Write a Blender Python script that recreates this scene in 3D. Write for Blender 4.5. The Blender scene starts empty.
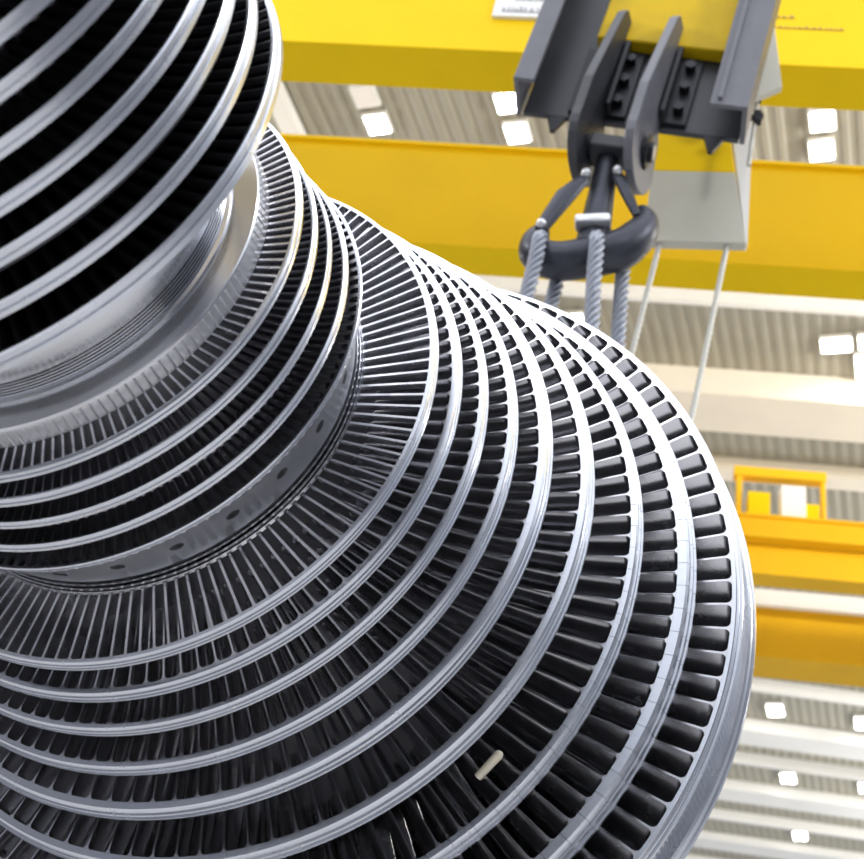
import bpy, bmesh, math, random
from mathutils import Vector, Matrix
random.seed(7)
C = bpy.context.scene.collection
PI = math.pi
SC = bpy.context.scene

# ------------------------------------------------------------------ camera
F_PX = 1430.0
CAM_H = 1.6
RX = Vector((0.98975948, 0.07918076, -0.11877114))   # rows: image right / down / forward -> world X, Y, Z
RY = Vector((0.05246829, 0.57200345, 0.8185714))
RZ = Vector((0.1327526, -0.81642052, 0.56199136))
def w_dir(v):
    return Vector((RX.dot(v), RY.dot(v), RZ.dot(v)))
cam = bpy.data.cameras.new('camera')
camo = bpy.data.objects.new('camera', cam)
C.objects.link(camo)
cx, cy, cz = w_dir(Vector((1, 0, 0))), w_dir(Vector((0, -1, 0))), w_dir(Vector((0, 0, -1)))
camo.matrix_world = Matrix(((cx.x, cy.x, cz.x, 0), (cx.y, cy.y, cz.y, 0), (cx.z, cy.z, cz.z, CAM_H), (0, 0, 0, 1)))
cam.sensor_fit = 'HORIZONTAL'
cam.sensor_width = 36.0
cam.lens = F_PX / 864 * 36.0
cam.clip_end = 400
cam.dof.use_dof = True
cam.dof.focus_distance = 5.9
APERTURE = 0.024
cam.dof.aperture_fstop = cam.lens / 1000 / APERTURE
SC.camera = camo

# ------------------------------------------------------------------ materials
def mat(name, col, metal=0.0, rough=0.5, noise=0.0, nscale=8.0, bump=0.0, bscale=60.0, spec=0.5, stretch=None, coat=0.0):
    m = bpy.data.materials.new(name)
    m.use_nodes = True
    nt = m.node_tree
    b = nt.nodes['Principled BSDF']
    b.inputs['Base Color'].default_value = (*col, 1)
    b.inputs['Metallic'].default_value = metal
    b.inputs['Roughness'].default_value = rough
    b.inputs['Specular IOR Level'].default_value = spec
    b.inputs['Coat Weight'].default_value = coat
    tc = nt.nodes.new('ShaderNodeTexCoord')
    mp = nt.nodes.new('ShaderNodeMapping')
    nt.links.new(tc.outputs['Object'], mp.inputs['Vector'])
    if stretch:
        mp.inputs['Scale'].default_value = stretch
    if noise > 0:
        n = nt.nodes.new('ShaderNodeTexNoise')
        n.inputs['Scale'].default_value = nscale
        n.inputs['Detail'].default_value = 5
        nt.links.new(mp.outputs[0], n.inputs['Vector'])
        mr = nt.nodes.new('ShaderNodeMapRange')
        mr.inputs['From Min'].default_value = 0.3
        mr.inputs['From Max'].default_value = 0.7
        mr.inputs['To Min'].default_value = 1 - noise
        mr.inputs['To Max'].default_value = 1 + noise * 0.4
        nt.links.new(n.outputs['Fac'], mr.inputs['Value'])
        hsv = nt.nodes.new('ShaderNodeHueSaturation')
        hsv.inputs['Color'].default_value = (*col, 1)
        nt.links.new(mr.outputs[0], hsv.inputs['Value'])
        nt.links.new(hsv.outputs[0], b.inputs['Base Color'])
        mr2 = nt.nodes.new('ShaderNodeMapRange')
        mr2.inputs['To Min'].default_value = max(0.02, rough - 0.06)
        mr2.inputs['To Max'].default_value = min(1, rough + 0.08)
        nt.links.new(n.outputs['Fac'], mr2.inputs['Value'])
        nt.links.new(mr2.outputs[0], b.inputs['Roughness'])
    if bump > 0:
        n2 = nt.nodes.new('ShaderNodeTexNoise')
        n2.inputs['Scale'].default_value = bscale
        n2.inputs['Detail'].default_value = 4
        nt.links.new(mp.outputs[0], n2.inputs['Vector'])
        bp = nt.nodes.new('ShaderNodeBump')
        bp.inputs['Strength'].default_value = bump
        bp.inputs['Distance'].default_value = 0.01
        nt.links.new(n2.outputs['Fac'], bp.inputs['Height'])
        nt.links.new(bp.outputs[0], b.inputs['Normal'])
    return m
def emis(name, col, s):
    m = bpy.data.materials.new(name)
    m.use_nodes = True
    nt = m.node_tree
    b = nt.nodes['Principled BSDF']
    b.inputs['Base Color'].default_value = (*col, 1)
    b.inputs['Emission Color'].default_value = (*col, 1)
    b.inputs['Emission Strength'].default_value = s
    return m
M = {}
M['ring'] = mat('machined_steel', (0.62, 0.645, 0.70), 1, 0.25, 0.05, 5.0, 0.03, 30)
M['ring_far'] = M['ring']
M['shaft'] = mat('turned_steel', (0.62, 0.63, 0.66), 1, 0.16, 0.06, 4.0)
M['brushed'] = mat('brushed_steel', (0.66, 0.67, 0.70), 1, 0.34, 0.05, 5)
M['blade'] = mat('blade_steel', (0.62, 0.62, 0.65), 1, 0.25, 0.06, 6.0)
M['blade_small'] = mat('shaded_blade_steel', (0.26, 0.26, 0.29), 1, 0.32, 0.06, 6.0)  # darker copy of the blade steel: shade between small blades put into the colour
M['blade_shade'] = mat('shade_black_blade_steel', (0.07, 0.07, 0.08), 1, 0.42, 0.06, 6.0)  # near-black copy: shade between the front rings put into the colour
M['gap_shade'] = mat('gap_shade_steel', (0.12, 0.12, 0.13), 1, 0.45)  # dark colour stands in for the shade deep in the blade gaps
M['blade_c'] = mat('mid_blade_steel', (0.60, 0.60, 0.63), 1, 0.22, 0.06, 6.0)
M['yellow'] = mat('crane_yellow_paint', (0.95, 0.63, 0.004), 0, 0.45, 0.05, 0.7, spec=.12)
M['orange'] = mat('crane_orange_paint', (0.95, 0.54, 0.012), 0, 0.45, 0.06, 0.8, spec=.25)
M['blockyellow'] = mat('hoist_yellow_paint', (0.66, 0.44, 0.005), 0, 0.55, 0.12, 3, spec=.2)
M['darkgrey'] = mat('dark_grey_paint', (0.038, 0.04, 0.048), 0.1, 0.42, 0.15, 5)
M['midgrey'] = mat('mid_grey_paint', (0.13, 0.133, 0.155), 0.1, 0.42, 0.12, 4)
M['black'] = mat('black_steel', (0.02, 0.021, 0.026), 0.5, 0.38, 0.2, 8)
M['forged'] = mat('forged_hook_steel', (0.05, 0.054, 0.07), 0.6, 0.38, 0.25, 7, 0.15, 25)
M['pale'] = mat('pale_grey_paint', (0.55, 0.54, 0.46), 0, 0.5, 0.06, 2)
M['bright'] = mat('bright_steel', (0.62, 0.63, 0.65), 0.7, 0.35)
M['rope'] = mat('galvanised_rope', (0.36, 0.385, 0.45), 0.3, 0.42, 0.15, 20)
M['thinrope'] = mat('thin_galvanised_rope', (0.50, 0.50, 0.46), 0.3, 0.5)
M['white'] = mat('white_painted_steel', (0.90, 0.89, 0.85), 0, 0.45, 0.04, 1)
M['cream'] = mat('cream_painted_steel', (0.86, 0.80, 0.68), 0, 0.45, 0.04, 1)
M['roof'] = mat('roof_deck', (0.38, 0.36, 0.29), 0, 0.5, 0.08, 0.6)
M['floor'] = mat('concrete_floor', (0.56, 0.56, 0.57), 0, 0.5, 0.12, 0.5)
M['wallgrey'] = mat('grey_wall', (0.24, 0.25, 0.28), 0, 0.6, 0.1, 0.4)
M['wallpale'] = mat('pale_grey_wall', (0.22, 0.23, 0.26), 0, 0.6, 0.15, 0.3)
M['blue'] = mat('blue_reflection_panel', (0.05, 0.12, 0.50), 0, 0.5, 0.1, 0.4)
M['sign'] = mat('white_sign', (0.85, 0.85, 0.83), 0, 0.5)
M['ink'] = mat('grey_sign_ink', (0.42, 0.42, 0.45), 0, 0.6)
M['brownink'] = mat('brown_lettering', (0.55, 0.36, 0.06), 0, 0.6)
M['plug'] = mat('cream_plastic', (0.72, 0.66, 0.52), 0, 0.45)
M['lamp'] = emis('lamp_diffuser', (1.0, 0.985, 0.95), 14)
M['lampdim'] = emis('dim_lamp_diffuser', (0.62, 0.58, 0.54), 0.5)
M['glassy'] = mat('cab_glass', (0.25, 0.25, 0.24), 0, 0.1)

# ------------------------------------------------------------------ helpers
def obj(name, bm, m, parent=None, smooth=None):
    me = bpy.data.meshes.new(name)
    bm.normal_update()
    bm.to_mesh(me)
    bm.free()
    me.materials.append(m)
    if smooth is not None:
        me.shade_smooth()
        me.set_sharp_from_angle(angle=math.radians(smooth))
    o = bpy.data.objects.new(name, me)
    C.objects.link(o)
    if parent:
        o.parent = parent
    return o
def tag(o, label=None, cat=None, group=None, kind=None):
    if label: o['label'] = label
    if cat: o['category'] = cat
    if group: o['group'] = group
    if kind: o['kind'] = kind
    return o
def empty(name, mw):
    o = bpy.data.objects.new(name, None)
    o.empty_display_size = 0.2
    C.objects.link(o)
    o.matrix_world = mw
    return o
def box(bm, x0, x1, y0, y1, z0, z1, mw=None, bevel=0.0):
    vs = [bm.verts.new((x, y, z)) for x in (x0, x1) for y in (y0, y1) for z in (z0, z1)]
    fs = [(0, 1, 3, 2), (4, 6, 7, 5), (0, 4, 5, 1), (2, 3, 7, 6), (0, 2, 6, 4), (1, 5, 7, 3)]
    faces = [bm.faces.new([vs[i] for i in f]) for f in fs]
    if mw:
        for v in vs: v.co = mw @ v.co
    if bevel > 0:
        es = list({e for f in faces for e in f.edges})
        bmesh.ops.bevel(bm, geom=es, offset=bevel, segments=2, affect='EDGES', profile=0.5)
    return bm
def prism(bm, pts, a0, a1, axis, bevel=0.0):
    """closed polygon pts (p,q) extruded along axis: 'x': (a,p,q) 'y': (p,a,q) 'z': (p,q,a)"""
    def co(a, p, q):
        return {'x': (a, p, q), 'y': (p, a, q), 'z': (p, q, a)}[axis]
    A = [bm.verts.new(co(a0, p, q)) for p, q in pts]
    B = [bm.verts.new(co(a1, p, q)) for p, q in pts]
    n = len(pts)
    fs = [bm.faces.new(A), bm.faces.new(B[::-1])]
    for i in range(n):
        fs.append(bm.faces.new((A[i], B[i], B[(i + 1) % n], A[(i + 1) % n])))
    bmesh.ops.recalc_face_normals(bm, faces=fs)
    if bevel > 0:
        es = list({e for f in fs for e in f.edges})
        bmesh.ops.bevel(bm, geom=es, offset=bevel, segments=2, affect='EDGES', profile=0.5)
    return bm
def cyl(bm, p0, p1, r0, r1=None, n=20):
    r1 = r0 if r1 is None else r1
    p0, p1 = Vector(p0), Vector(p1)
    d = (p1 - p0).normalized()
    u = d.orthogonal().normalized()
    v = d.cross(u)
    A, B = [], []
    for i in range(n):
        a = 2 * PI * i / n
        k = u * math.cos(a) + v * math.sin(a)
        A.append(bm.verts.new(p0 + k * r0)); B.append(bm.verts.new(p1 + k * r1))
    bm.faces.new(A[::-1]); bm.faces.new(B)
    for i in range(n):
        j = (i + 1) % n
        bm.faces.new((A[i], A[j], B[j], B[i]))
    return bm
def sweep(bm, path, radii, n=16, lobes=0, lobe_amp=0.12, lay=8.0, flat=None):
    """tube along a path; lobes > 0 gives a laid rope; flat=(a,b) elliptical section scale"""
    path = [Vector(p) for p in path]
    rings = []
    t0 = (path[1] - path[0]).normalized()
    u = Vector((0, 1, 0))
    if abs(u.dot(t0)) > 0.9: u = Vector((1, 0, 0))
    s = 0
    for i, p in enumerate(path):
        if i > 0: s += (p - path[i - 1]).length
        t = (path[min(i + 1, len(path) - 1)] - path[max(i - 1, 0)]).normalized()
        u = (u - t * u.dot(t)).normalized()
        v = t.cross(u)
        r = radii[i] if hasattr(radii, '__len__') else radii
        ring = []
        for k in range(n):
            a = 2 * PI * k / n
            rr = r
            if lobes:
                rr = r * (1 + lobe_amp * (abs(math.cos((a * lobes - s * lay / r) / 2)) * 2 - 1.2))
            fu, fv = flat if flat else (1, 1)
            ring.append(bm.verts.new(p + u * (math.cos(a) * rr * fu) + v * (math.sin(a) * rr * fv)))
        rings.append(ring)
    for a, b in zip(rings, rings[1:]):
        for k in range(n):
            j = (k + 1) % n
            bm.faces.new((a[k], a[j], b[j], b[k]))
    bm.faces.new(rings[0][::-1]); bm.faces.new(rings[-1])
    return bm
def bez(pts, n):
    """Catmull-Rom through pts, n samples per span"""
    P = [Vector(p) for p in pts]
    out = []
    for i in range(len(P) - 1):
        p0 = P[max(i - 1, 0)]; p1 = P[i]; p2 = P[i + 1]; p3 = P[min(i + 2, len(P) - 1)]
        for k in range(n):
            t = k / n
            out.append(0.5 * ((2 * p1) + (-p0 + p2) * t + (2 * p0 - 5 * p1 + 4 * p2 - p3) * t * t + (-p0 + 3 * p1 - 3 * p2 + p3) * t ** 3))
    out.append(P[-1])
    return out

# ------------------------------------------------------------------ turbine rotor (local: Z along the shaft, away from the camera)
S = 0.5
def wl(v): return w_dir(Vector(v))
d = Vector((0.27348419, 0.57517032, 0.77096401))
E1, E2, DD = wl((0.96187627, -0.16409101, -0.21878801)), wl((6.6789e-4, 0.80140704, -0.59811898)), wl(d)
P0 = w_dir(Vector((-2.52525234, -1.0182704, 10.0))) * S + Vector((0, 0, CAM_H))
ROT = Matrix(((E1.x, E2.x, DD.x, P0.x), (E1.y, E2.y, DD.y, P0.y), (E1.z, E2.z, DD.z, P0.z), (0, 0, 0, 1)))
rotor = empty('turbine_rotor', ROT)
tag(rotor, 'huge polished steel steam turbine rotor with many rings of blades hanging in the hall', 'turbine rotor')

def lathe(prof, n=360, closed=True, a0=0.0, a1=2 * PI, mod=None):
    """prof = list of (t, R) in rotor units"""
    bm = bmesh.new()
    full = abs(a1 - a0 - 2 * PI) < 1e-6
    rings = []
    cnt = n if full else n + 1
    for k in range(cnt):
        a = a0 + (a1 - a0) * k / n
        ca, sa = math.cos(a), math.sin(a)
        row = []
        for (t, r) in prof:
            rr = r - (mod(k, t, r) if mod else 0)
            row.append(bm.verts.new((rr * ca * S, rr * sa * S, t * S)))
        rings.append(row)
    m = len(prof)
    for k in range(n):
        A, B = rings[k], rings[(k + 1) % cnt]
        for i in range(m if closed else m - 1):
            j = (i + 1) % m
            bm.faces.new((A[i], A[j], B[j], B[i]))
    if not full and closed:
        bm.faces.new(rings[0]); bm.faces.new(rings[-1][::-1])
    bmesh.ops.recalc_face_normals(bm, faces=bm.faces[:])
    return bm

# --- shaft and drums
shaft_prof = [(-4.3, 0.0), (-4.3, 1.25), (-1.40, 1.25), (-1.36, 1.37), (-0.66, 1.37)]
g0, g1, ng = -0.60, -0.455, 6
for i in range(ng):
    a = g0 + (g1 - g0) * i / ng; w = (g1 - g0) / ng
    shaft_prof += [(a, 1.362), (a + 0.45 * w, 1.362), (a + 0.5 * w, 1.335), (a + 0.95 * w, 1.335)]
shaft_prof += [(-0.450, 1.352), (-0.436, 1.380), (-0.424, 1.380), (-0.414, 1.374), (-0.392, 1.545), (-0.385, 1.554), (-0.372, 1.556),
               (-0.36, 1.50), (0.6, 1.50), (1.22, 1.50), (1.224, 1.640), (1.246, 1.645),
               (1.248, 1.700), (1.262, 1.702), (1.264, 1.668), (1.282, 1.668), (1.284, 1.712), (1.305, 1.714), (1.307, 1.69), (1.322, 1.69),
               (1.324, 1.716), (1.350, 1.724), (1.36, 1.60), (5.3, 1.60), (5.6, 1.3), (5.9, 1.05), (13.6, 1.05), (13.7, 1.0), (13.7, 0.0)]
obj('shaft', lathe(shaft_prof, 288, closed=False), M['shaft'], rotor, 28)

obj('front_drum', lathe([(-3.6, 1.2), (-3.55, 1.40), (-1.38, 1.42), (-1.34, 1.40), (-1.34, 1.2)], 200), M['blade_shade'], rotor, 30)  # drum coloured near-black for the shade under the front rings
obj('blade_drum', lathe([(-0.226, 1.48), (-0.226, 1.53), (0.6, 1.60), (0.62, 1.62), (0.72, 1.62), (0.72, 1.48)], 240), M['gap_shade'], rotor, 30)
obj('blade_drum', lathe([(1.352, 1.58), (1.352, 1.722), (1.50, 1.730), (2.5, 1.80), (3.2, 1.95), (4.0, 2.15), (4.9, 2.45), (5.3, 2.6), (5.45, 2.4), (5.45, 1.58)], 240), M['gap_shade'], rotor, 30)
for t_ in (-1.90, -1.635, -1.362):  # dark discs added behind the front blades so the gaps look unlit
    obj('added_disc', lathe([(t_, 1.38), (t_, 2.0 if t_ < -1.5 else 2.04), (t_ + .012, 2.0 if t_ < -1.5 else 2.04), (t_ + .012, 1.38)], 200), M['blade_shade'], rotor, 30)
obj('added_disc', lathe([(-1.346, 1.38), (-1.346, 2.045), (-1.338, 2.045), (-1.338, 1.38)], 240), M['brushed'], rotor, 30)  # steel rear skin added so the disc face behind it reflects brighter
# --- stages: name -> (t front, R inner edge of shroud, ring width, R outer, blade count, phase deg, root R, chord, style)
ST = [
 ('A', -3.320, 2.13, .100, 2.175, 120, 0.0, 1.40, .100, 'a'),
 ('A', -3.055, 2.074, .085, 2.085, 120, 0.0, 1.40, .100, 'a'),
 ('A', -2.790, 2.017, .085, 2.035, 120, 1.0, 1.40, .100, 'a'),
 ('A', -2.525, 1.977, .085, 2.005, 120, 2.0, 1.40, .100, 'a'),
 ('A', -2.261, 1.980, .085, 2.015, 120, 0.5, 1.40, .100, 'a'),
 ('A', -2.005, 1.990, .085, 2.020, 120, 1.5, 1.40, .100, 'a'),
 ('A', -1.738, 2.004, .090, 2.040, 120, 0.0, 1.40, .100, 'a'),
 ('A', -1.467, 2.050, .105, 2.088, 120, 2.0, 1.40, .100, 'a'),
 ('B', -0.230, 1.750, .060, 1.787, 156, -11.6, 1.52, .06, 'b1'),
 ('B', -0.005, 1.781, .060, 1.812, 170, 0.0, 1.54, .09, 'b'),
 ('B', 0.215, 1.813, .058, 1.836, 174, 0.0, 1.56, .09, 'b'),
 ('B', 0.421, 1.856, .058, 1.886, 176, 36.3, 1.58, .09, 'b'),
 ('B', 0.626, 1.907, .090, 1.948, 141, 92.7, 1.60, .07, 'b5'),
 ('C', 1.334, 2.230, .080, 2.277, 132, 16.9, 1.72, .085, 'c1'),
 ('C', 1.595, 2.328, .090, 2.389, 112, 13.0, 1.74, .13, 'c'),
 ('C', 1.864, 2.469, .090, 2.523, 120, 6.1, 1.76, .14, 'c'),
 ('C', 2.183, 2.617, .100, 2.680, 120, 2.6, 1.78, .16, 'c'),
 ('C', 2.514, 2.787, .110, 2.881, 100, 0.4, 1.82, .18, 'c'),
 ('C', 2.971, 3.032, .140, 3.123, 100, 0.0, 1.92, .24, 'c'),
 ('C', 3.624, 3.329, .150, 3.411, 102, 7.7, 2.06, .32, 'c7'),
 ('C', 4.197, 3.634, .180, 3.774, 106, 8.3, 2.22, .34, 'd'),
 ('C', 4.66, 4.040, .100, 4.130, 107, 12.5, 2.42, .42, 'd9'),
]
RING_LABEL = {}
def ring_profile(t, ri, w, ro, style):
    D = ro - ri
    if style == 'd9':
        return [(t, ri), (t, ri + .034), (t + .012, ri + .042), (t + .02, ri + .038), (t + .03, ri + .060), (t + .055, ri + .066), (t + .060, ri + .052), (t + .068, ri + .052), (t + .072, ri + .084), (t + w, ro), (t + w + .004, ro - .045), (t + w, ri - .0)]
    if style == 'b5':
        return [(t, ri), (t, ri + .020), (t + .010, ri + .026), (t + .035, ri + .022), (t + .038, ri + .012), (t + .045, ri + .012), (t + .048, ri + .016), (t + .085, ri - .010), (t + .105, ri - .022), (t + .105, ri - .1), (t + .07, ri - .02)]
    if style in ('b', 'b1', 'a'):
        return [(t, ri), (t, ri + D * .45), (t + w * .10, ri + D * .75), (t + w * .45, ri + D * .80), (t + w * .48, ri + D * .66), (t + w * .56, ri + D * .66), (t + w * .60, ri + D), (t + w, ro), (t + w, ri)]
    return [(t, ri), (t, ri + D * .55), (t + w * .08, ri + D * .70), (t + w * .30, ri + D * .74), (t + w * .33, ri + D * .56), (t + w * .42, ri + D * .56), (t + w * .46, ri + D * .86),
            (t + w * .66, ri + D * .88), (t + w * .69, ri + D * .70), (t + w * .77, ri + D * .70), (t + w * .81, ro), (t + w, ro), (t + w, ri)]
def segmented(prof, n, gap, phase, sub=3):
    bm = bmesh.new()
    for k in range(n):
        a0 = phase + 2 * PI * k / n + gap; a1 = phase + 2 * PI * (k + 1) / n - gap
        rows = []
        for q in range(sub + 1):
            a = a0 + (a1 - a0) * q / sub
            rows.append([bm.verts.new((r * math.cos(a) * S, r * math.sin(a) * S, t * S)) for (t, r) in prof])
        m = len(prof)
        for A, B in zip(rows, rows[1:]):
            for i in range(m):
                bm.faces.new((A[i], A[(i + 1) % m], B[(i + 1) % m], B[i]))
        bm.faces.new(rows[0]); bm.faces.new(rows[-1][::-1])
    bmesh.ops.recalc_face_normals(bm, faces=bm.faces[:])
    return bm

# blade section (axial s 0..1, half thickness factor 0..1); negative values scale the half width of the flat nose
SEC = [(-.045, -1.0), (0.0, -1.12), (0.14, .95), (0.3, 1.0), (0.55, .8), (0.8, .45), (1.0, .2)]
def camber(s, b0, b1, L):
    n = 12; c = 0
    for i in range(n):
        u = (i + .5) / n * s
        c += math.tan(b0 + (b1 - b0) * u) * (s / n) * L
    return c
# style: half thickness, half nose width, (inlet, outlet) angles at root, middle, tip, fillet radius
BP = {
 'a': (.020, .008, ((.5, -1.2), (.5, -1.2), (.5, -1.2)), .014),
 'b1': (.0095, .0078, ((.1, -.3), (.1, -.3), (.1, -.3)), .008),
 'b': (.010, .0055, ((.3, -.8), (.3, -.8), (.3, -.8)), .008),
 'b5': (.0150, .0150, ((.0, -.2), (.0, -.2), (.0, -.2)), .008),
 'c1': (.0125, .0090, ((.0, -.35), (.0, -.35), (.0, -.35)), .015),
 'c': (.0115, .0068, ((.35, -.40), (.45, -.36), (.62, -.30)), .034),
 'c7': (.0120, .0072, ((.4, -.40), (.5, -.34), (.72, -.2)), .042),
 'd': (.0120, .0072, ((.5, -1.0), (.7, -.8), (.85, -.5)), .042),
 'd9': (.0130, .0095, ((.3, -1.0), (.6, -.4), (.85, .55)), .050),
}
def add_blade(bm, st, k):
    (_, t, ri, w, ro, N, ph, rr, ch, style) = st
    th0, nose, B, fil = BP[style]
    a = math.radians(ph) + 2 * PI * k / N
    ca, sa = math.cos(a), math.sin(a)
    H = ri - rr
    fz = fil / H
    stations = [0.0, min(.04, fz), .3, .65, 1 - fz, 1 - .6 * fz, 1 - .3 * fz, 1 - .1 * fz, 1.0 + .003 / H]
    flare = [.6 * fil, 0, 0, 0, 0, .083 * fil, .286 * fil, .56 * fil, 1.05 * fil]
    rows = []
    for q, z in enumerate(stations):
        r = rr + H * z
        zz = min(max(z, 0), 1)
        if zz < .5:
            f = zz / .5; P, Q = B[0], B[1]
        else:
            f = (zz - .5) / .5; P, Q = B[1], B[2]
        b0 = P[0] * (1 - f) + Q[0] * f; b1 = P[1] * (1 - f) + Q[1] * f
        th = th0 * (1.15 - .15 * zz)
        up, lo = [], []
        for (s, hh) in SEC:
            c = camber(s, b0, b1, ch)
            hl = (-nose * hh if hh < 0 else th * hh) + flare[q]
            up.append((c + hl, t + (s + .045) * ch)); lo.append((c - hl, t + (s + .045) * ch))
        sec = up + lo[::-1]
        row = []
        for (c, tt) in sec:
            rad = math.sqrt(max(r * r - c * c, 1e-6))
            row.append(bm.verts.new(((rad * ca - c * sa) * S, (rad * sa + c * ca) * S, tt * S)))
        rows.append(row)
    m = len(rows[0])
    for A, B_ in zip(rows, rows[1:]):
        for i in range(m):
            j = (i + 1) % m
            bm.faces.new((A[i], B_[i], B_[j], A[j]))
    bm.faces.new(rows[-1][::-1])

SEP = {13: [27, 28, 29, 30, 31, 32, 33, 34, 35, 36], 17: [21], 18: [2, 3, 4, 5, 6, 7, 8, 9, 10, 11, 12, 13, 14, 16, 17, 18, 19, 20, 21, 22, 23, 24, 25, 26, 27, 28, 29, 30, 31, 32], 19: [0, 1, 2, 3, 4, 5, 6, 7, 8, 9, 10, 11, 12, 13, 14, 15, 16, 17, 18, 19, 99, 100, 101], 20: [0, 1, 2, 3, 4, 5, 6, 7, 8, 9, 10, 11, 12, 13, 14, 103, 104, 105], 21: [0, 1, 2, 3, 4, 5, 6, 7, 8, 9, 10, 100, 101, 102, 103, 104, 105, 106]}     # stage index -> blade numbers built as parts of their own
SEP_LIST = []
rest = bmesh.new()
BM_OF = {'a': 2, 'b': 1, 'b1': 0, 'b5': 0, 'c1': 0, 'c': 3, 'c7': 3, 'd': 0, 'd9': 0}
for si, st in enumerate(ST):
    (g, t, ri, w, ro, N, ph, rr, ch, style) = st
    prof = ring_profile(t, ri, w, ro, style)
    if style in ('d', 'c7'):
        bm = segmented(prof, N, .00055, math.radians(ph) + PI / N)
    else:
        bm = lathe(prof, 360)
    obj('shroud_ring', bm, M['ring'], rotor, 30)
    keep = set(SEP.get(si, ()))
    for k in range(N):
        if k in keep:
            b1 = bmesh.new(); add_blade(b1, st, k)
            bmesh.ops.recalc_face_normals(b1, faces=b1.faces[:])
            obj('blade', b1, (M['blade'], M['blade_small'], M['blade_shade'], M['blade_c'])[BM_OF[style]], rotor, 40)
        else:
            n0 = len(rest.faces)
            add_blade(rest, st, k)
            rest.faces.ensure_lookup_table()
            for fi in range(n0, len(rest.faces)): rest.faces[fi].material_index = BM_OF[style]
bmesh.ops.recalc_face_normals(rest, faces=rest.faces[:])
ro_ = obj('blade_rows', rest, M['blade'], rotor, 40)
ro_.data.materials.append(M['blade_small']); ro_.data.materials.append(M['blade_shade']); ro_.data.materials.append(M['blade_c'])
tag(ro_, kind='stuff')

# --- root ring of the small end: slit blade roots in front of the first small stage
NB = 156
def slit(k, t, r):
    return .005 if (k % 8 == 0) and r > 1.53 else 0.0
obj('blade_root_ring', lathe([(-.372, 1.50), (-.372, 1.553), (-.355, 1.556), (-.240, 1.568), (-.232, 1.566), (-.226, 1.50)], NB * 8, mod=slit), M['brushed'], rotor, 30)

# --- conical coupling flange with bolt holes
def flange():
    bm = bmesh.new()
    NH, ph = 26, math.radians(15.8)
    A0, A1, RA, RB = .735, 1.222, 1.862, 1.690
    def P(t, a, dr=0.0):
        r = RA + (RB - RA) * (t - A0) / (A1 - A0) + dr
        return Vector((r * math.cos(a) * S, r * math.sin(a) * S, t * S))
    hw = .10 / 1.77            # half angle of the patch round a hole
    hr = .052                  # hole radius
    tc = .945
    ts = [A0, tc - .10, tc + .10, A1]
    sub = 4
    for k in range(NH):
        ac = ph + 2 * PI * k / NH
        nxt = ac + 2 * PI / NH
        # plain sector between patches
        angs = [ac + hw + (nxt - hw - ac - hw) * q / 6 for q in range(7)]
        for q in range(6):
            for i in range(3):
                bm.faces.new([bm.verts.new(P(ts[i], angs[q])), bm.verts.new(P(ts[i + 1], angs[q])), bm.verts.new(P(ts[i + 1], angs[q + 1])), bm.verts.new(P(ts[i], angs[q + 1]))])
        pa = [ac - hw + 2 * hw * q / sub for q in range(sub + 1)]
        for q in range(sub):
            for i in (0, 2):
                bm.faces.new([bm.verts.new(P(ts[i], pa[q])), bm.verts.new(P(ts[i + 1], pa[q])), bm.verts.new(P(ts[i + 1], pa[q + 1])), bm.verts.new(P(ts[i], pa[q + 1]))])
        # square patch with a round hole
        outer, inner, deep = [], [], []
        n = 16
        for q in range(n):
            th = 2 * PI * (q + .5) / n
            cx_, sx_ = math.cos(th), math.sin(th)
            m = max(abs(cx_), abs(sx_))
            inner.append(P(tc + hr * cx_, ac + hr * sx_ / 1.77))
            deep.append(P(tc + hr * cx_ * .96, ac + hr * sx_ * .96 / 1.77, -.20))
            outer.append((cx_ / m, sx_ / m))
        ov = [P(tc + .10 * a, ac + hw * b) for a, b in outer]
        for q in range(n):
            j = (q + 1) % n
            bm.faces.new([bm.verts.new(x) for x in (ov[q], ov[j], inner[j], inner[q])])
            bm.faces.new([bm.verts.new(x) for x in (inner[q], inner[j], deep[j], deep[q])])
        bm.faces.new([bm.verts.new(x) for x in deep])
        for ca_, cb_ in ((1, 1), (1, -1), (-1, -1), (-1, 1)):
            cpt = P(tc + .10 * ca_, ac + hw * cb_)
            near = sorted(range(n), key=lambda q: (ov[q] - cpt).length)[:2]
            bm.faces.new([bm.verts.new(x) for x in (cpt, ov[near[0]], ov[near[1]])])
    # rim walls
    seg = 208
    for (t0, r0, t1, r1) in ((A0 - .03, 1.60, A0, RA), (A1, RB, A1 + .004, 1.62)):
        for q in range(seg):
            a, b = 2 * PI * q / seg, 2 * PI * (q + 1) / seg
            bm.faces.new([bm.verts.new(Vector((r * math.cos(x) * S, r * math.sin(x) * S, t * S))) for (t, r, x) in ((t0, r0, a), (t1, r1, a), (t1, r1, b), (t0, r0, b))])
    bmesh.ops.remove_doubles(bm, verts=bm.verts[:], dist=1e-4)
    bmesh.ops.recalc_face_normals(bm, faces=bm.faces[:])
    return bm
obj('coupling_flange', flange(), M['brushed'], rotor, 30)

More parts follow.
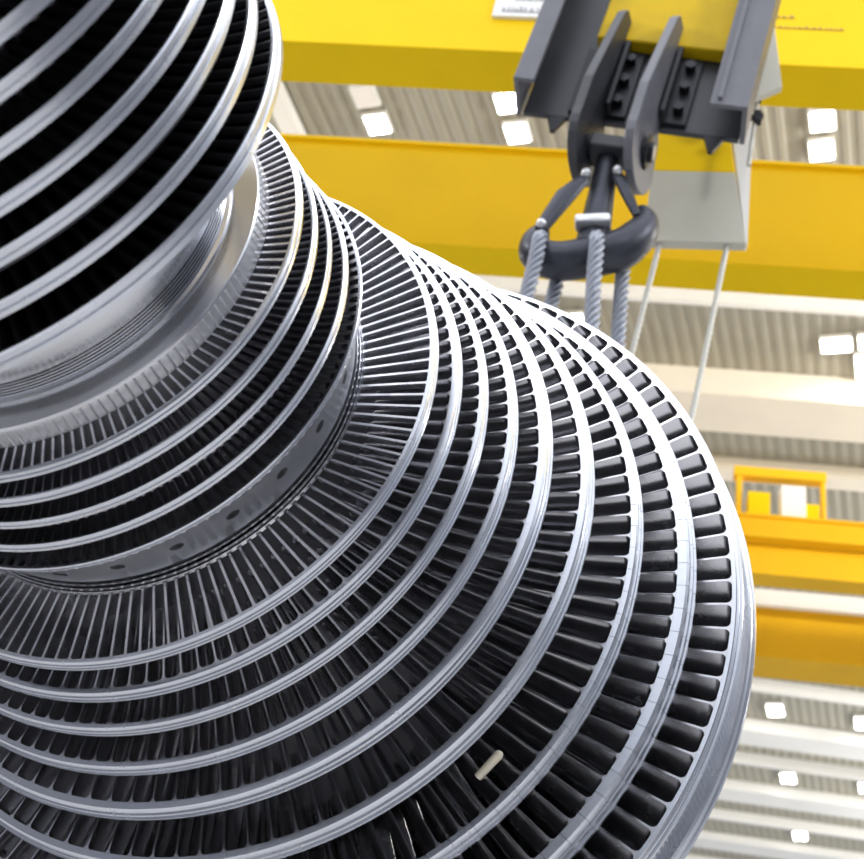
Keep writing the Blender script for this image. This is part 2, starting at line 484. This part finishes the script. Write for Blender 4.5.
# --- last stage: fine ribbed band and rear flange
def rib(k, t, r):
    return .003 if (k % 4 in (0, 1)) and 4.76 < t < 5.16 and r > 4.05 else 0.0
obj('ribbed_band', lathe([(4.755, 4.02), (4.777, 4.082), (5.14, 4.082), (5.142, 4.02)], 1760, mod=rib), M['shaft'], rotor, 25)
obj('rear_flange', lathe([(5.12, 3.6), (5.12, 4.135), (5.135, 4.155), (5.20, 4.17), (5.21, 4.185), (5.255, 4.19), (5.262, 4.175), (5.262, 3.6)], 360), M['ring'], rotor, 30)
obj('end_disc', lathe([(5.14, 2.3), (5.16, 4.0), (5.20, 4.0), (5.28, 3.7), (5.30, 2.3)], 240), M['gap_shade'], rotor, 30)  # darkened to stand for the shade behind the last blades

# small plug lodged in the blades
def rotor_pt(r, deg, t):
    a = math.radians(deg)
    return ROT @ Vector((r * math.cos(a) * S, r * math.sin(a) * S, t * S))

pa_, pb_ = rotor_pt(3.09, 50.63, 3.62), rotor_pt(3.125, 46.6, 3.53)
bm = bmesh.new(); cyl(bm, pa_, pb_, .0165, .0185, 20)
bmesh.ops.create_icosphere(bm, subdivisions=2, radius=.0185, matrix=Matrix.Translation(pb_))
tag(obj('plastic_plug', bm, M['plug'], None, 50), 'small cream plastic plug stuck between two long blades low on the rotor', 'plug')


# ------------------------------------------------------------------ hook block, slings, ropes
HZ = CAM_H
aY, aT = math.radians(3), math.radians(9.4)
HB = Matrix.Translation((0.02, 9.62, 10.30 + HZ)) @ Matrix.Rotation(aT, 4, 'Y') @ Matrix.Rotation(-aY, 4, 'Z')
hb = empty('hook_block', HB)
tag(hb, 'dark grey crane hook block with yellow hoist housing and double hook above the rotor', 'crane hook')
HBI = HB.inverted()
def hp(x, y, z): return HBI @ Vector((x, y, z + HZ))
bm = bmesh.new(); box(bm, -1.06, 1.03, 0, .06, 0, 2.6, bevel=.008)
obj('web_plate', bm, M['darkgrey'], hb)
for pts in ([(-1.13, .06), (-1.13, -.42), (-.93, -.42), (-.93, -.37), (-1.08, -.37), (-1.08, .06)],
            [(1.09, .06), (1.09, -.40), (.74, -.40), (.74, -.35), (1.04, -.35), (1.04, .06)]):
    bm = bmesh.new(); prism(bm, pts, 0, 2.6, 'z', bevel=.006)
    obj('side_channel', bm, M['midgrey'], hb)
bm = bmesh.new(); box(bm, .80, .845, -.435, -.40, .06, 2.6, bevel=.01)
obj('edge_rail', bm, M['midgrey'], hb)
pc, pr = (-.17, -.50), .40
prof = [(0, 1.30), (-.30, 1.30), (-.36, 1.20), (-.52, .30), (-.57, .0)]
prof += [(pc[0] + pr * math.cos(a), pc[1] + pr * math.sin(a)) for a in [math.radians(170 + 190 * i / 14) for i in range(15)]]
prof += [(.10, -.10), (0, 0)]
for u in (-.33, .19):
    bm = bmesh.new(); prism(bm, prof, -.045, .045, 'x', bevel=.012); bmesh.ops.transform(bm, matrix=Matrix.Translation((u + .045, 0, 0)) @ Matrix.Rotation(math.radians(-11), 4, 'Z'), verts=bm.verts[:])
    obj('clevis_plate', bm, M['darkgrey'] if u < 0 else M['midgrey'], hb)
for u0, u1 in ((-.62, -.33), (-.25, -.06), (.0, .19), (.27, .52)):
    bm = bmesh.new(); box(bm, u0, u1, -.05, 0, .05, .97, bevel=.006)
    e = (-.375, -.33) if u0 < -.5 else (-.25, -.205) if u0 < -.1 else (.145, .19) if u0 < .1 else (.27, .315)
    box(bm, e[0], e[1], -.20, -.05, .05, .97, bevel=.006)
    br = obj('angle_bracket', bm, M['black'], hb)
    for w in (.22, .52, .82):
        uc = (u0 + u1) / 2 + (.02 if u0 > .1 else -.02)
        bm = bmesh.new(); cyl(bm, (uc, -.13, w), (uc, -.05, w), .055, n=6)
        obj('bolt', bm, M['black'], br)
bm = bmesh.new(); box(bm, -.255, .19, -.30, .0, -.62, -.46, bevel=.02)
obj('crosshead', bm, M['darkgrey'], hb)
bm = bmesh.new(); cyl(bm, (-.38, pc[0], pc[1]), (.33, pc[0], pc[1]), .095, n=28)
cyl(bm, (.265, pc[0], pc[1]), (.285, pc[0], pc[1]), .165, n=28)
obj('pin', bm, M['black'], hb, 40)
bm = bmesh.new(); cyl(bm, (.33, pc[0], pc[1]), (.338, pc[0], pc[1]), .07, n=24)
obj('pin_cap', bm, M['bright'], hb, 40)
bm = bmesh.new(); box(bm, -.56, .78, -.16, -.001, 1.02, 2.6, bevel=.02)
obj('hoist_housing', bm, M['blockyellow'], hb)
for u in (-.72, .80):
    bm = bmesh.new(); prism(bm, [(u - .10, 0), (u + .10, 0), (u + .02, -.2), (u - .02, -.2)], .0, .05, 'y', bevel=.005)
    obj('guide_fin', bm, M['black'], hb)
# double hook
Yh = 9.52
left = bez([hp(-.68, Yh, 8.80), hp(-.73, Yh, 8.66), hp(-.70, Yh, 8.50), hp(-.50, Yh, 8.44), hp(-.24, Yh, 8.51), hp(.02, Yh, 8.62), hp(.17, Yh, 8.80), hp(.22, Yh, 8.98), hp(.17, Yh, 9.12)], 6)
rad = [.07, .13, .165, .18, .19, .19, .165, .12, .06]
rr_ = []
for i in range(len(rad) - 1):
    for k in range(6): rr_.append(rad[i] + (rad[i + 1] - rad[i]) * k / 6)
rr_.append(rad[-1])
bm = bmesh.new(); sweep(bm, left, rr_, 18, flat=(.95, 1.0))
hook = obj('double_hook', bm, M['forged'], hb, 50)
bm = bmesh.new(); sweep(bm, [hp(-.23, Yh, 8.55), hp(-.215, Yh, 8.9), hp(-.19, Yh, 9.3), hp(-.15, Yh, 9.85)], [.17, .14, .12, .10], 12)
sh = obj('shank', bm, M['forged'], hb, 40)
bm = bmesh.new(); sweep(bm, [hp(-.34, Yh - .13, 9.36), hp(-.50, Yh - .15, 9.10), hp(-.69, Yh - .12, 8.70)], [.06, .10, .07], 8, flat=(.5, 1))
obj('safety_latch', bm, M['forged'], hb, 40)
bm = bmesh.new(); sweep(bm, [hp(-.06, Yh - .12, 9.42), hp(.03, Yh - .13, 9.2), hp(.14, Yh - .10, 8.95)], [.055, .06, .04], 8, flat=(.6, 1))
obj('safety_latch', bm, M['forged'], hb, 40)
for x, z in ((-.34, 9.37), (-.06, 9.43), (-.69, 8.72)):
    bm = bmesh.new(); bmesh.ops.create_icosphere(bm, subdivisions=2, radius=.05, matrix=Matrix.Translation(hp(x, Yh - .16, z)))
    obj('latch_pin', bm, M['bright'], hb, 60)
bm = bmesh.new(); box(bm, -.16, .16, -.08, .08, -.05, .05, Matrix.Translation(hp(-.24, Yh - .13, 8.80)) @ Matrix.Rotation(-.25, 4, 'Y'), bevel=.03)
obj('latch_seat', bm, M['bright'], hb, 40)

# slings: steel ropes laid over the hook horns and round the rotor journal
def axis_xz(y):
    k = (y - P0.y) / DD.y
    return P0.x + DD.x * k, P0.z
def resample(path, step):
    P = [Vector(p) for p in path]; out = [P[0]]; need = step
    for a, b in zip(P, P[1:]):
        L = (b - a).length; pos = 0.0
        while L - pos >= need:
            pos += need; out.append(a.lerp(b, pos / L)); need = step
        need -= L - pos
    return out
def sling(label, y, xl, zl, xr, zr, bl, br):
    ax_, az_ = axis_xz(y)
    R = 1.05 * S + .058
    z0 = HZ
    pts = [(xl + .02, y + bl * .15, zl - .12 + z0), (xl + .02, y + bl * .13, zl + .0 + z0), (xl + .01, y + bl * .09, zl + .09 + z0), (xl, y, zl + .02 + z0), (xl - .02, y, zl - .3 + z0)]
    pts = bez(pts, 8)
    arc = [Vector((ax_ + R * math.cos(a), y, az_ + R * math.sin(a))) for a in [PI + PI * i / 24 for i in range(25)]]
    p, q = pts[-1], arc[0]
    down = [p.lerp(q, i / 60) for i in range(1, 60)]
    top = [(xr + .0, y, zr - .3 + z0), (xr, y, zr + .02 + z0), (xr - .01, y + br * .09, zr + .09 + z0), (xr - .01, y + br * .13, zr + .0 + z0), (xr - .01, y + br * .15, zr - .12 + z0)]
    top = bez(top, 8)
    p, q = arc[-1], top[0]
    up = [p.lerp(q, i / 60) for i in range(1, 60)]
    bm = bmesh.new(); sweep(bm, resample(pts + down + arc + up + top, .013), .056, 36, lobes=6, lobe_amp=.32, lay=4.2)
    o = obj('wire_rope_sling', bm, M['rope'], None, 60)
    tag(o, label, 'sling', 'wire rope slings on the hook')
sling('thick grey wire rope sling on the near side of the hook, in front', 9.30, -.68, 8.46, -.185, 8.50, 1, 1)
sling('thick grey wire rope sling on the far side, coming out below the hook body', 9.74, -.50, 8.62, .06, 8.74, -1, -1)

# hoist box behind the block, with its ropes
hx = empty('hoist_box', Matrix.Translation((.7, 10.70, 9.75 + HZ)))
tag(hx, 'tapered yellow and pale grey hoist box hanging behind the hook block', 'hoist box')
O = Vector((.7, 10.70, 9.75 + HZ))
def rel(pts): return [(x - O.x, z + HZ - O.z) for x, z in pts]
bm = bmesh.new(); prism(bm, rel([(.27, 11.9), (1.0, 11.9), (1.12, 10.75), (.28, 10.71)]), -.10, .02, 'y', bevel=.01)
obj('upper_panel', bm, M['yellow'], hx)
bm = bmesh.new(); prism(bm, rel([(.28, 10.71), (1.12, 10.75), (1.235, 9.79), (.24, 9.74)]), -.10, .02, 'y', bevel=.01)
obj('lower_panel', bm, M['pale'], hx)
bm = bmesh.new(); prism(bm, rel([(1.03, 11.9), (1.30, 11.9), (1.255, 9.80), (1.24, 9.79)]), -.08, .02, 'y')
obj('side_panel', bm, M['white'], hx)
bm = bmesh.new(); prism(bm, rel([(1.12, 13.2), (1.40, 13.2), (1.53, 11.56), (1.22, 11.34), (1.0, 11.6)]), -.55, -.47, 'y', bevel=.006)
obj('guard_plate', bm, M['pale'], hx)
for n, (x0, z0, x1, z1), lab in (('l', (.40, 9.76, -.04, 6.6), 'thin wire rope hanging below the hoist box, nearer the hook'), ('r', (1.06, 9.80, .63, 6.5), 'thin wire rope hanging from the right corner of the hoist box')):
    pts = resample(bez([(x0, 10.66, z0 - .02 + HZ), (x0 + (x1 - x0) * .5, 10.66, (z0 + z1) / 2 + HZ), (x1, 10.66, z1 + HZ), (x1 - .03, 10.66, z1 - 1.2 + HZ), (x1 - .03, 10.66, (4.3 if n == 'l' else -1.52) + HZ)], 12), .014)
    bm = bmesh.new(); sweep(bm, pts, .026, 12, lobes=4, lobe_amp=.2, lay=2.2)
    tag(obj('hoist_rope', bm, M['thinrope'], None, 60), lab, 'rope', 'thin ropes below the hoist box')
gr = empty('guide_rope', Matrix.Translation((1.31, 10.30, 11.6 + HZ)))
tag(gr, 'short thin rope held by two dark clamps at the right edge of the hook block', 'rope')
bm = bmesh.new(); sweep(bm, [Vector((.01 - .10 * i / 30, 0, .1 - 1.15 * i / 30)) for i in range(31)], .022, 12, lobes=4, lobe_amp=.16, lay=.5)
obj('rope', bm, M['thinrope'], gr, 60)
for z in (-.06, -.38):
    bm = bmesh.new(); cyl(bm, (-.12, -.03, z - .03), (.04, -.03, z + .02), .035, n=10); box(bm, -.05, .03, -.06, .02, z - .08, z + .08, bevel=.01)
    obj('clamp', bm, M['black'], gr)


# ------------------------------------------------------------------ cranes and hall
HZ = CAM_H
def girder(parent, x0, x1, y0, y1, zb, zt, m, flange=.10, ledge=None):
    O_ = parent.matrix_world.translation
    bm = bmesh.new()
    f = flange
    pr = [(y0, zb), (y1, zb), (y1, zt - .06), (y1 + f, zt - .06), (y1 + f, zt), (y0 - f, zt), (y0 - f, zt - .06), (y0, zt - .06)]
    if ledge: pr += [(y0, ledge + .08), (y0 - .25, ledge + .08), (y0 - .25, ledge), (y0, ledge)]
    prism(bm, pr, x0, x1, 'x', bevel=.008)
    for v in bm.verts: v.co = v.co + Vector((0, 0, HZ)) - O_
    return obj('girder', bm, m, parent)
near = empty('bridge_crane', Matrix.Translation((0, 12.9, 13 + HZ)))
tag(near, 'bright yellow bridge crane with two box girders just behind the hook block', 'bridge crane', 'bridge cranes')
girder(near, -16, 14, 11.10, 11.73, 13.0, 15.05, M['yellow'])
girder(near, -16, 14, 14.49, 15.07, 13.0, 14.90, M['yellow'], .06)
# sign plate and lettering on the first girder
bm = bmesh.new(); prism(bm, [(x, z + HZ) for x, z in ((-1.69, 13.565), (-.58, 13.565), (-.58, 14.10), (-1.66, 14.10))], 11.05, 11.11, 'y')
for v in bm.verts: v.co = v.co - near.matrix_world.translation
obj('sign_plate', bm, M['sign'], near)
def marks(name, rows, m):
    bm = bmesh.new()
    for (x0, x1, z, h, y) in rows:
        x = x0
        box(bm, x0, x1, y, y + .006, z, z + .012)
        while x < x1 - .03:
            wd = random.uniform(.02, .06)
            box(bm, x, x + wd, y, y + .006, z, z + h * random.uniform(.6, 1)); x += wd + random.uniform(.015, .04)
    for v in bm.verts: v.co = v.co + Vector((0, 0, HZ)) - near.matrix_world.translation
    return obj(name, bm, m, near)
marks('sign_lettering', [(-1.58, -.75, 13.64, .10, 11.045), (-1.45, -.75, 13.86, .10, 11.045)], M['ink'])
marks('girder_lettering', [(1.56, 2.38, 13.62, .055, 11.095), (1.6, 1.82, 13.80, .06, 11.095)], M['brownink'])
# far crane
far = empty('bridge_crane', Matrix.Translation((0, 24.5, 13 + HZ)))
tag(far, 'orange yellow bridge crane further away at the right edge, behind the largest disc', 'bridge crane', 'bridge cranes')
girder(far, -16, 14, 22.63, 23.09, 13.0, 14.23, M['orange'], .05, ledge=13.62)
girder(far, -16, 14, 25.86, 26.80, 13.0, 14.10, M['orange'], .05)
bm = bmesh.new(); box(bm, -16, 14, 25.50, 25.62, 13.95 + HZ, 14.30 + HZ)
for v in bm.verts: v.co = v.co - far.matrix_world.translation
obj('walkway_rail', bm, M['white'], far)
# trolley on the far crane
tr = empty('crane_trolley', Matrix.Translation((3.3, 22.9, 14.23 + HZ)))
tag(tr, 'small yellow and white trolley standing on the far orange crane', 'crane trolley')
for n, a, m in (('winch_housing', (-.55, -.15, -.2, .2, 0, .55), 'yellow'), ('cabinet', (.05, .50, -.2, .2, 0, .75), 'white'), ('motor', (.5, .75, -.15, .15, 0, .4), 'yellow'),
                ('upper_frame', (-.8, .9, -.12, .12, .95, 1.15), 'orange'), ('frame_post', (-.75, -.65, -.1, .1, 0, .95), 'orange'), ('frame_post', (.8, .88, -.1, .1, 0, .95), 'orange')):
    bm = bmesh.new(); box(bm, *a, bevel=.01); obj(n, bm, M[m], tr)

# roof deck, corrugated along the hall
K = DD.x / DD.y
def deck():
    bm = bmesh.new()
    pitch, dep = .29, .025
    y0, y1 = 12.5, 78
    prev = None
    u = -30.0
    cols = []
    while u < 22:
        for du, dz in ((0, 0), (.10, 0), (.145, dep), (.245, dep)):
            uu = u + du
            cols.append((bm.verts.new((uu + K * y0, y0, 20 + HZ + dz)), bm.verts.new((uu + K * y1, y1, 20 + HZ + dz))))
        u += pitch
    for a, b in zip(cols, cols[1:]):
        bm.faces.new((a[0], a[1], b[1], b[0]))
    r = bmesh.ops.extrude_face_region(bm, geom=bm.faces[:])
    for v in [e for e in r['geom'] if isinstance(e, bmesh.types.BMVert)]: v.co.z += .25
    bmesh.ops.recalc_face_normals(bm, faces=bm.faces[:])
    return bm
tag(obj('ceiling', deck(), M['roof']), kind='structure')
# roof beams (white), across the hall
BE = [(22.96, 23.10, 19.51, 'white'), (25.81, 27.25, 19.28, 'cream'), (29.30, 29.82, 19.65, 'cream'), (32.3, 33.3, 19.6, 'white'), (36.2, 36.4, 19.6, 'white'), (38.8, 40.0, 19.6, 'white'),
      (41.36, 41.50, 19.60, 'white'), (44.38, 45.59, 19.58, 'white'), (47.16, 47.33, 19.60, 'white'), (49.74, 50.89, 19.62, 'white'), (52.76, 52.96, 19.64, 'white'), (55.29, 56.42, 19.70, 'white'),
      (58.2, 58.4, 19.64, 'white'), (60.8, 61.9, 19.64, 'white')]
for i, (y0, y1, zb, m) in enumerate(BE):
    bm = bmesh.new()
    box(bm, -26, 30, y0, y1, zb + HZ, 20 + HZ)
    o = obj('trim_%d' % (i + 1), bm, M[m]); tag(o, kind='structure')
    if y0 > 40:      # the far frames run a little askew
        o.matrix_world = Matrix.Translation((6, y0, 0)) @ Matrix.Rotation(math.radians(5), 4, 'Z') @ Matrix.Translation((-6, -y0, 0))
bm = bmesh.new(); prism(bm, [(-10.98 + K * 13, 13), (-10.62 + K * 13, 13), (-10.62 + K * 22.5, 22.5), (-10.98 + K * 22.5, 22.5)], 19.72 + HZ, 19.98 + HZ, 'z')
tag(obj('trim_20', bm, M['white']), kind='structure')
# ceiling lights
aL = -math.atan(K)
def light(x, y, label, m='lamp', sx=.40, sy=.44, z=19.93):
    L = empty('ceiling_light', Matrix.Translation((x, y, z + HZ)) @ Matrix.Rotation(aL, 4, 'Z'))
    tag(L, label, 'ceiling light', 'square ceiling lights')
    bm = bmesh.new(); box(bm, -sx / 2 - .04, sx / 2 + .04, -sy / 2 - .04, sy / 2 + .04, -.05, .06, bevel=.01); obj('frame', bm, M['white'], L)
    bm = bmesh.new(); box(bm, -sx / 2, sx / 2, -sy / 2, sy / 2, -.075, -.045, bevel=.02); obj('diffuser', bm, M[m], L)
light(-4.72, 18.89, 'lit square ceiling light between the yellow girders, leftmost one')
light(-4.90, 18.22, 'dim square ceiling light just above the leftmost lit one', 'lampdim')
light(-2.23, 18.18, 'lit square ceiling light left of the hook block, upper of the pair')
light(-2.05, 18.92, 'lit square ceiling light left of the hook block, lower of the pair')
light(3.45, 18.22, 'lit square ceiling light right of the hook block, upper of the pair')
light(3.56, 18.94, 'lit square ceiling light right of the hook block, lower of the pair')
light(-.83, 24.36, 'lit square ceiling light seen beside the sling ropes')
light(4.80, 24.55, 'lit square ceiling light at the right edge, left one of the cluster', sx=.6)
light(5.55, 24.35, 'lit square ceiling light cut by the right edge, upper one of the cluster', sx=.6)
light(5.70, 25.20, 'lit square ceiling light cut by the right edge, lower one of the cluster', sx=.7, sy=.8)
light(6.16, 43.28, 'lit square ceiling light low at the right, just under the far yellow girder', sx=.46, sy=.80)
light(7.38, 48.76, 'lit square ceiling light low at the right, middle one of the far row', sx=.46, sy=.80)
light(8.65, 54.32, 'lit square ceiling light low at the right, lowest of the far row', sx=.46, sy=.80)
light(8.97, 43.60, 'lit square ceiling light at the right edge, just under the far yellow girder', sx=.46, sy=.80)
light(10.1, 48.9, 'lit square ceiling light at the right edge, low in the far rows', sx=.46, sy=.80)
light(5.89, 53.24, 'faint warm ceiling light next to the rim of the largest disc', 'lampdim')

# floor and walls
bm = bmesh.new(); box(bm, -34, 34, -16, 90, -.3, 0)
tag(obj('floor', bm, M['floor']), kind='structure')
bm = bmesh.new(); box(bm, -34, 34, -16.4, -16, -.3, 5.5)
tag(obj('wall_back', bm, M['wallgrey']), kind='structure')
bm = bmesh.new(); box(bm, 12, 12.4, -16, 8, -.3, 13)
tag(obj('wall_right', bm, M['wallgrey']), kind='structure')  # unseen wall, added to keep side light off the blades
bm = bmesh.new(); box(bm, -15.4, -15, -16, 9, -.3, 14.6)
tag(obj('wall_left', bm, M['wallpale']), kind='structure')
bm = bmesh.new(); box(bm, -15.4, -15, -16, 9, 14.6, 19.5)
tag(obj('trim_30', bm, M['blue']), kind='structure')  # unseen band, added for a blue tint in the ring reflections
bm = bmesh.new(); box(bm, -15, -14.2, -16, 9, 13.5, 14.6)
tag(obj('trim_31', bm, M['yellow']), kind='structure')  # unseen beam, added for a yellow tint in the ring reflections


# ------------------------------------------------------------------ light
w = bpy.data.worlds.new('world'); SC.world = w
w.use_nodes = True
nt = w.node_tree
bg = nt.nodes['Background']
tc = nt.nodes.new('ShaderNodeTexCoord'); sx = nt.nodes.new('ShaderNodeSeparateXYZ'); rp = nt.nodes.new('ShaderNodeValToRGB')
nt.links.new(tc.outputs['Generated'], sx.inputs[0]); nt.links.new(sx.outputs['Z'], rp.inputs['Fac'])
cr = rp.color_ramp
cr.elements[0].position = 0.0; cr.elements[0].color = (0.46, 0.48, 0.53, 1)
cr.elements[1].position = 1.0; cr.elements[1].color = (2.7, 2.8, 3.0, 1)
for p, c in ((.28, (.36, .38, .43)), (.45, (1.15, 1.22, 1.36)), (.62, (1.5, 1.56, 1.70)), (.80, (2.0, 2.05, 2.2))):
    e = cr.elements.new(p); e.color = (*c, 1)
nt.links.new(rp.outputs['Color'], bg.inputs['Color'])
bg.inputs['Strength'].default_value = 1.0
for (x, y, z, e) in ((16, 20, 16, 800), (18, 34, 16, 1400), (20, 48, 16, 1500), (-18, 20, 16, 800), (-18, 36, 16, 1200)):  # fill lights out of view, added to brighten the far roof
    li = bpy.data.lights.new('fill_light', 'AREA'); li.shape = 'RECTANGLE'; li.size = 2.0; li.size_y = 2.0; li.energy = e; li.color = (1, .98, .94)
    lo = bpy.data.objects.new('fill_light', li); C.objects.link(lo); lo.location = (x, y, z)
    lo.rotation_euler = Vector((-x * .55, 0, 7)).to_track_quat('-Z', 'Y').to_euler()
for (x, y) in ((-6, -8), (5, -8)):  # fill lights out of view, added to brighten the floor the blades reflect
    li = bpy.data.lights.new('floor_fill_light', 'AREA'); li.shape = 'RECTANGLE'; li.size = 3.0; li.size_y = 3.0; li.energy = 700; li.color = (1, .98, .94)
    lo = bpy.data.objects.new('floor_fill_light', li); C.objects.link(lo); lo.location = (x, y, 19.0)
for (x, y, z, tx, ty, tz, e) in ((14, 14, 17.5, 4, 24, 14, 1500), (-13, 4, 17, -4, 13, 15.5, 800), (11, 3, 17, 3, 13, 15.5, 800)):  # fill lights out of view, added to brighten the crane girder faces
    li = bpy.data.lights.new('fill_light', 'AREA'); li.shape = 'RECTANGLE'; li.size = 1.5; li.size_y = 1.5; li.energy = e; li.color = (1, .97, .92)
    lo = bpy.data.objects.new('fill_light', li); C.objects.link(lo); lo.location = (x, y, z)
    lo.rotation_euler = Vector((tx - x, ty - y, tz - z)).to_track_quat('-Z', 'Y').to_euler()


SC.view_settings.view_transform = 'Standard'
SC.view_settings.look = 'None'
SC.view_settings.gamma = 1.0
SC.view_settings.use_curve_mapping = False
SC.view_settings.exposure = 0.0
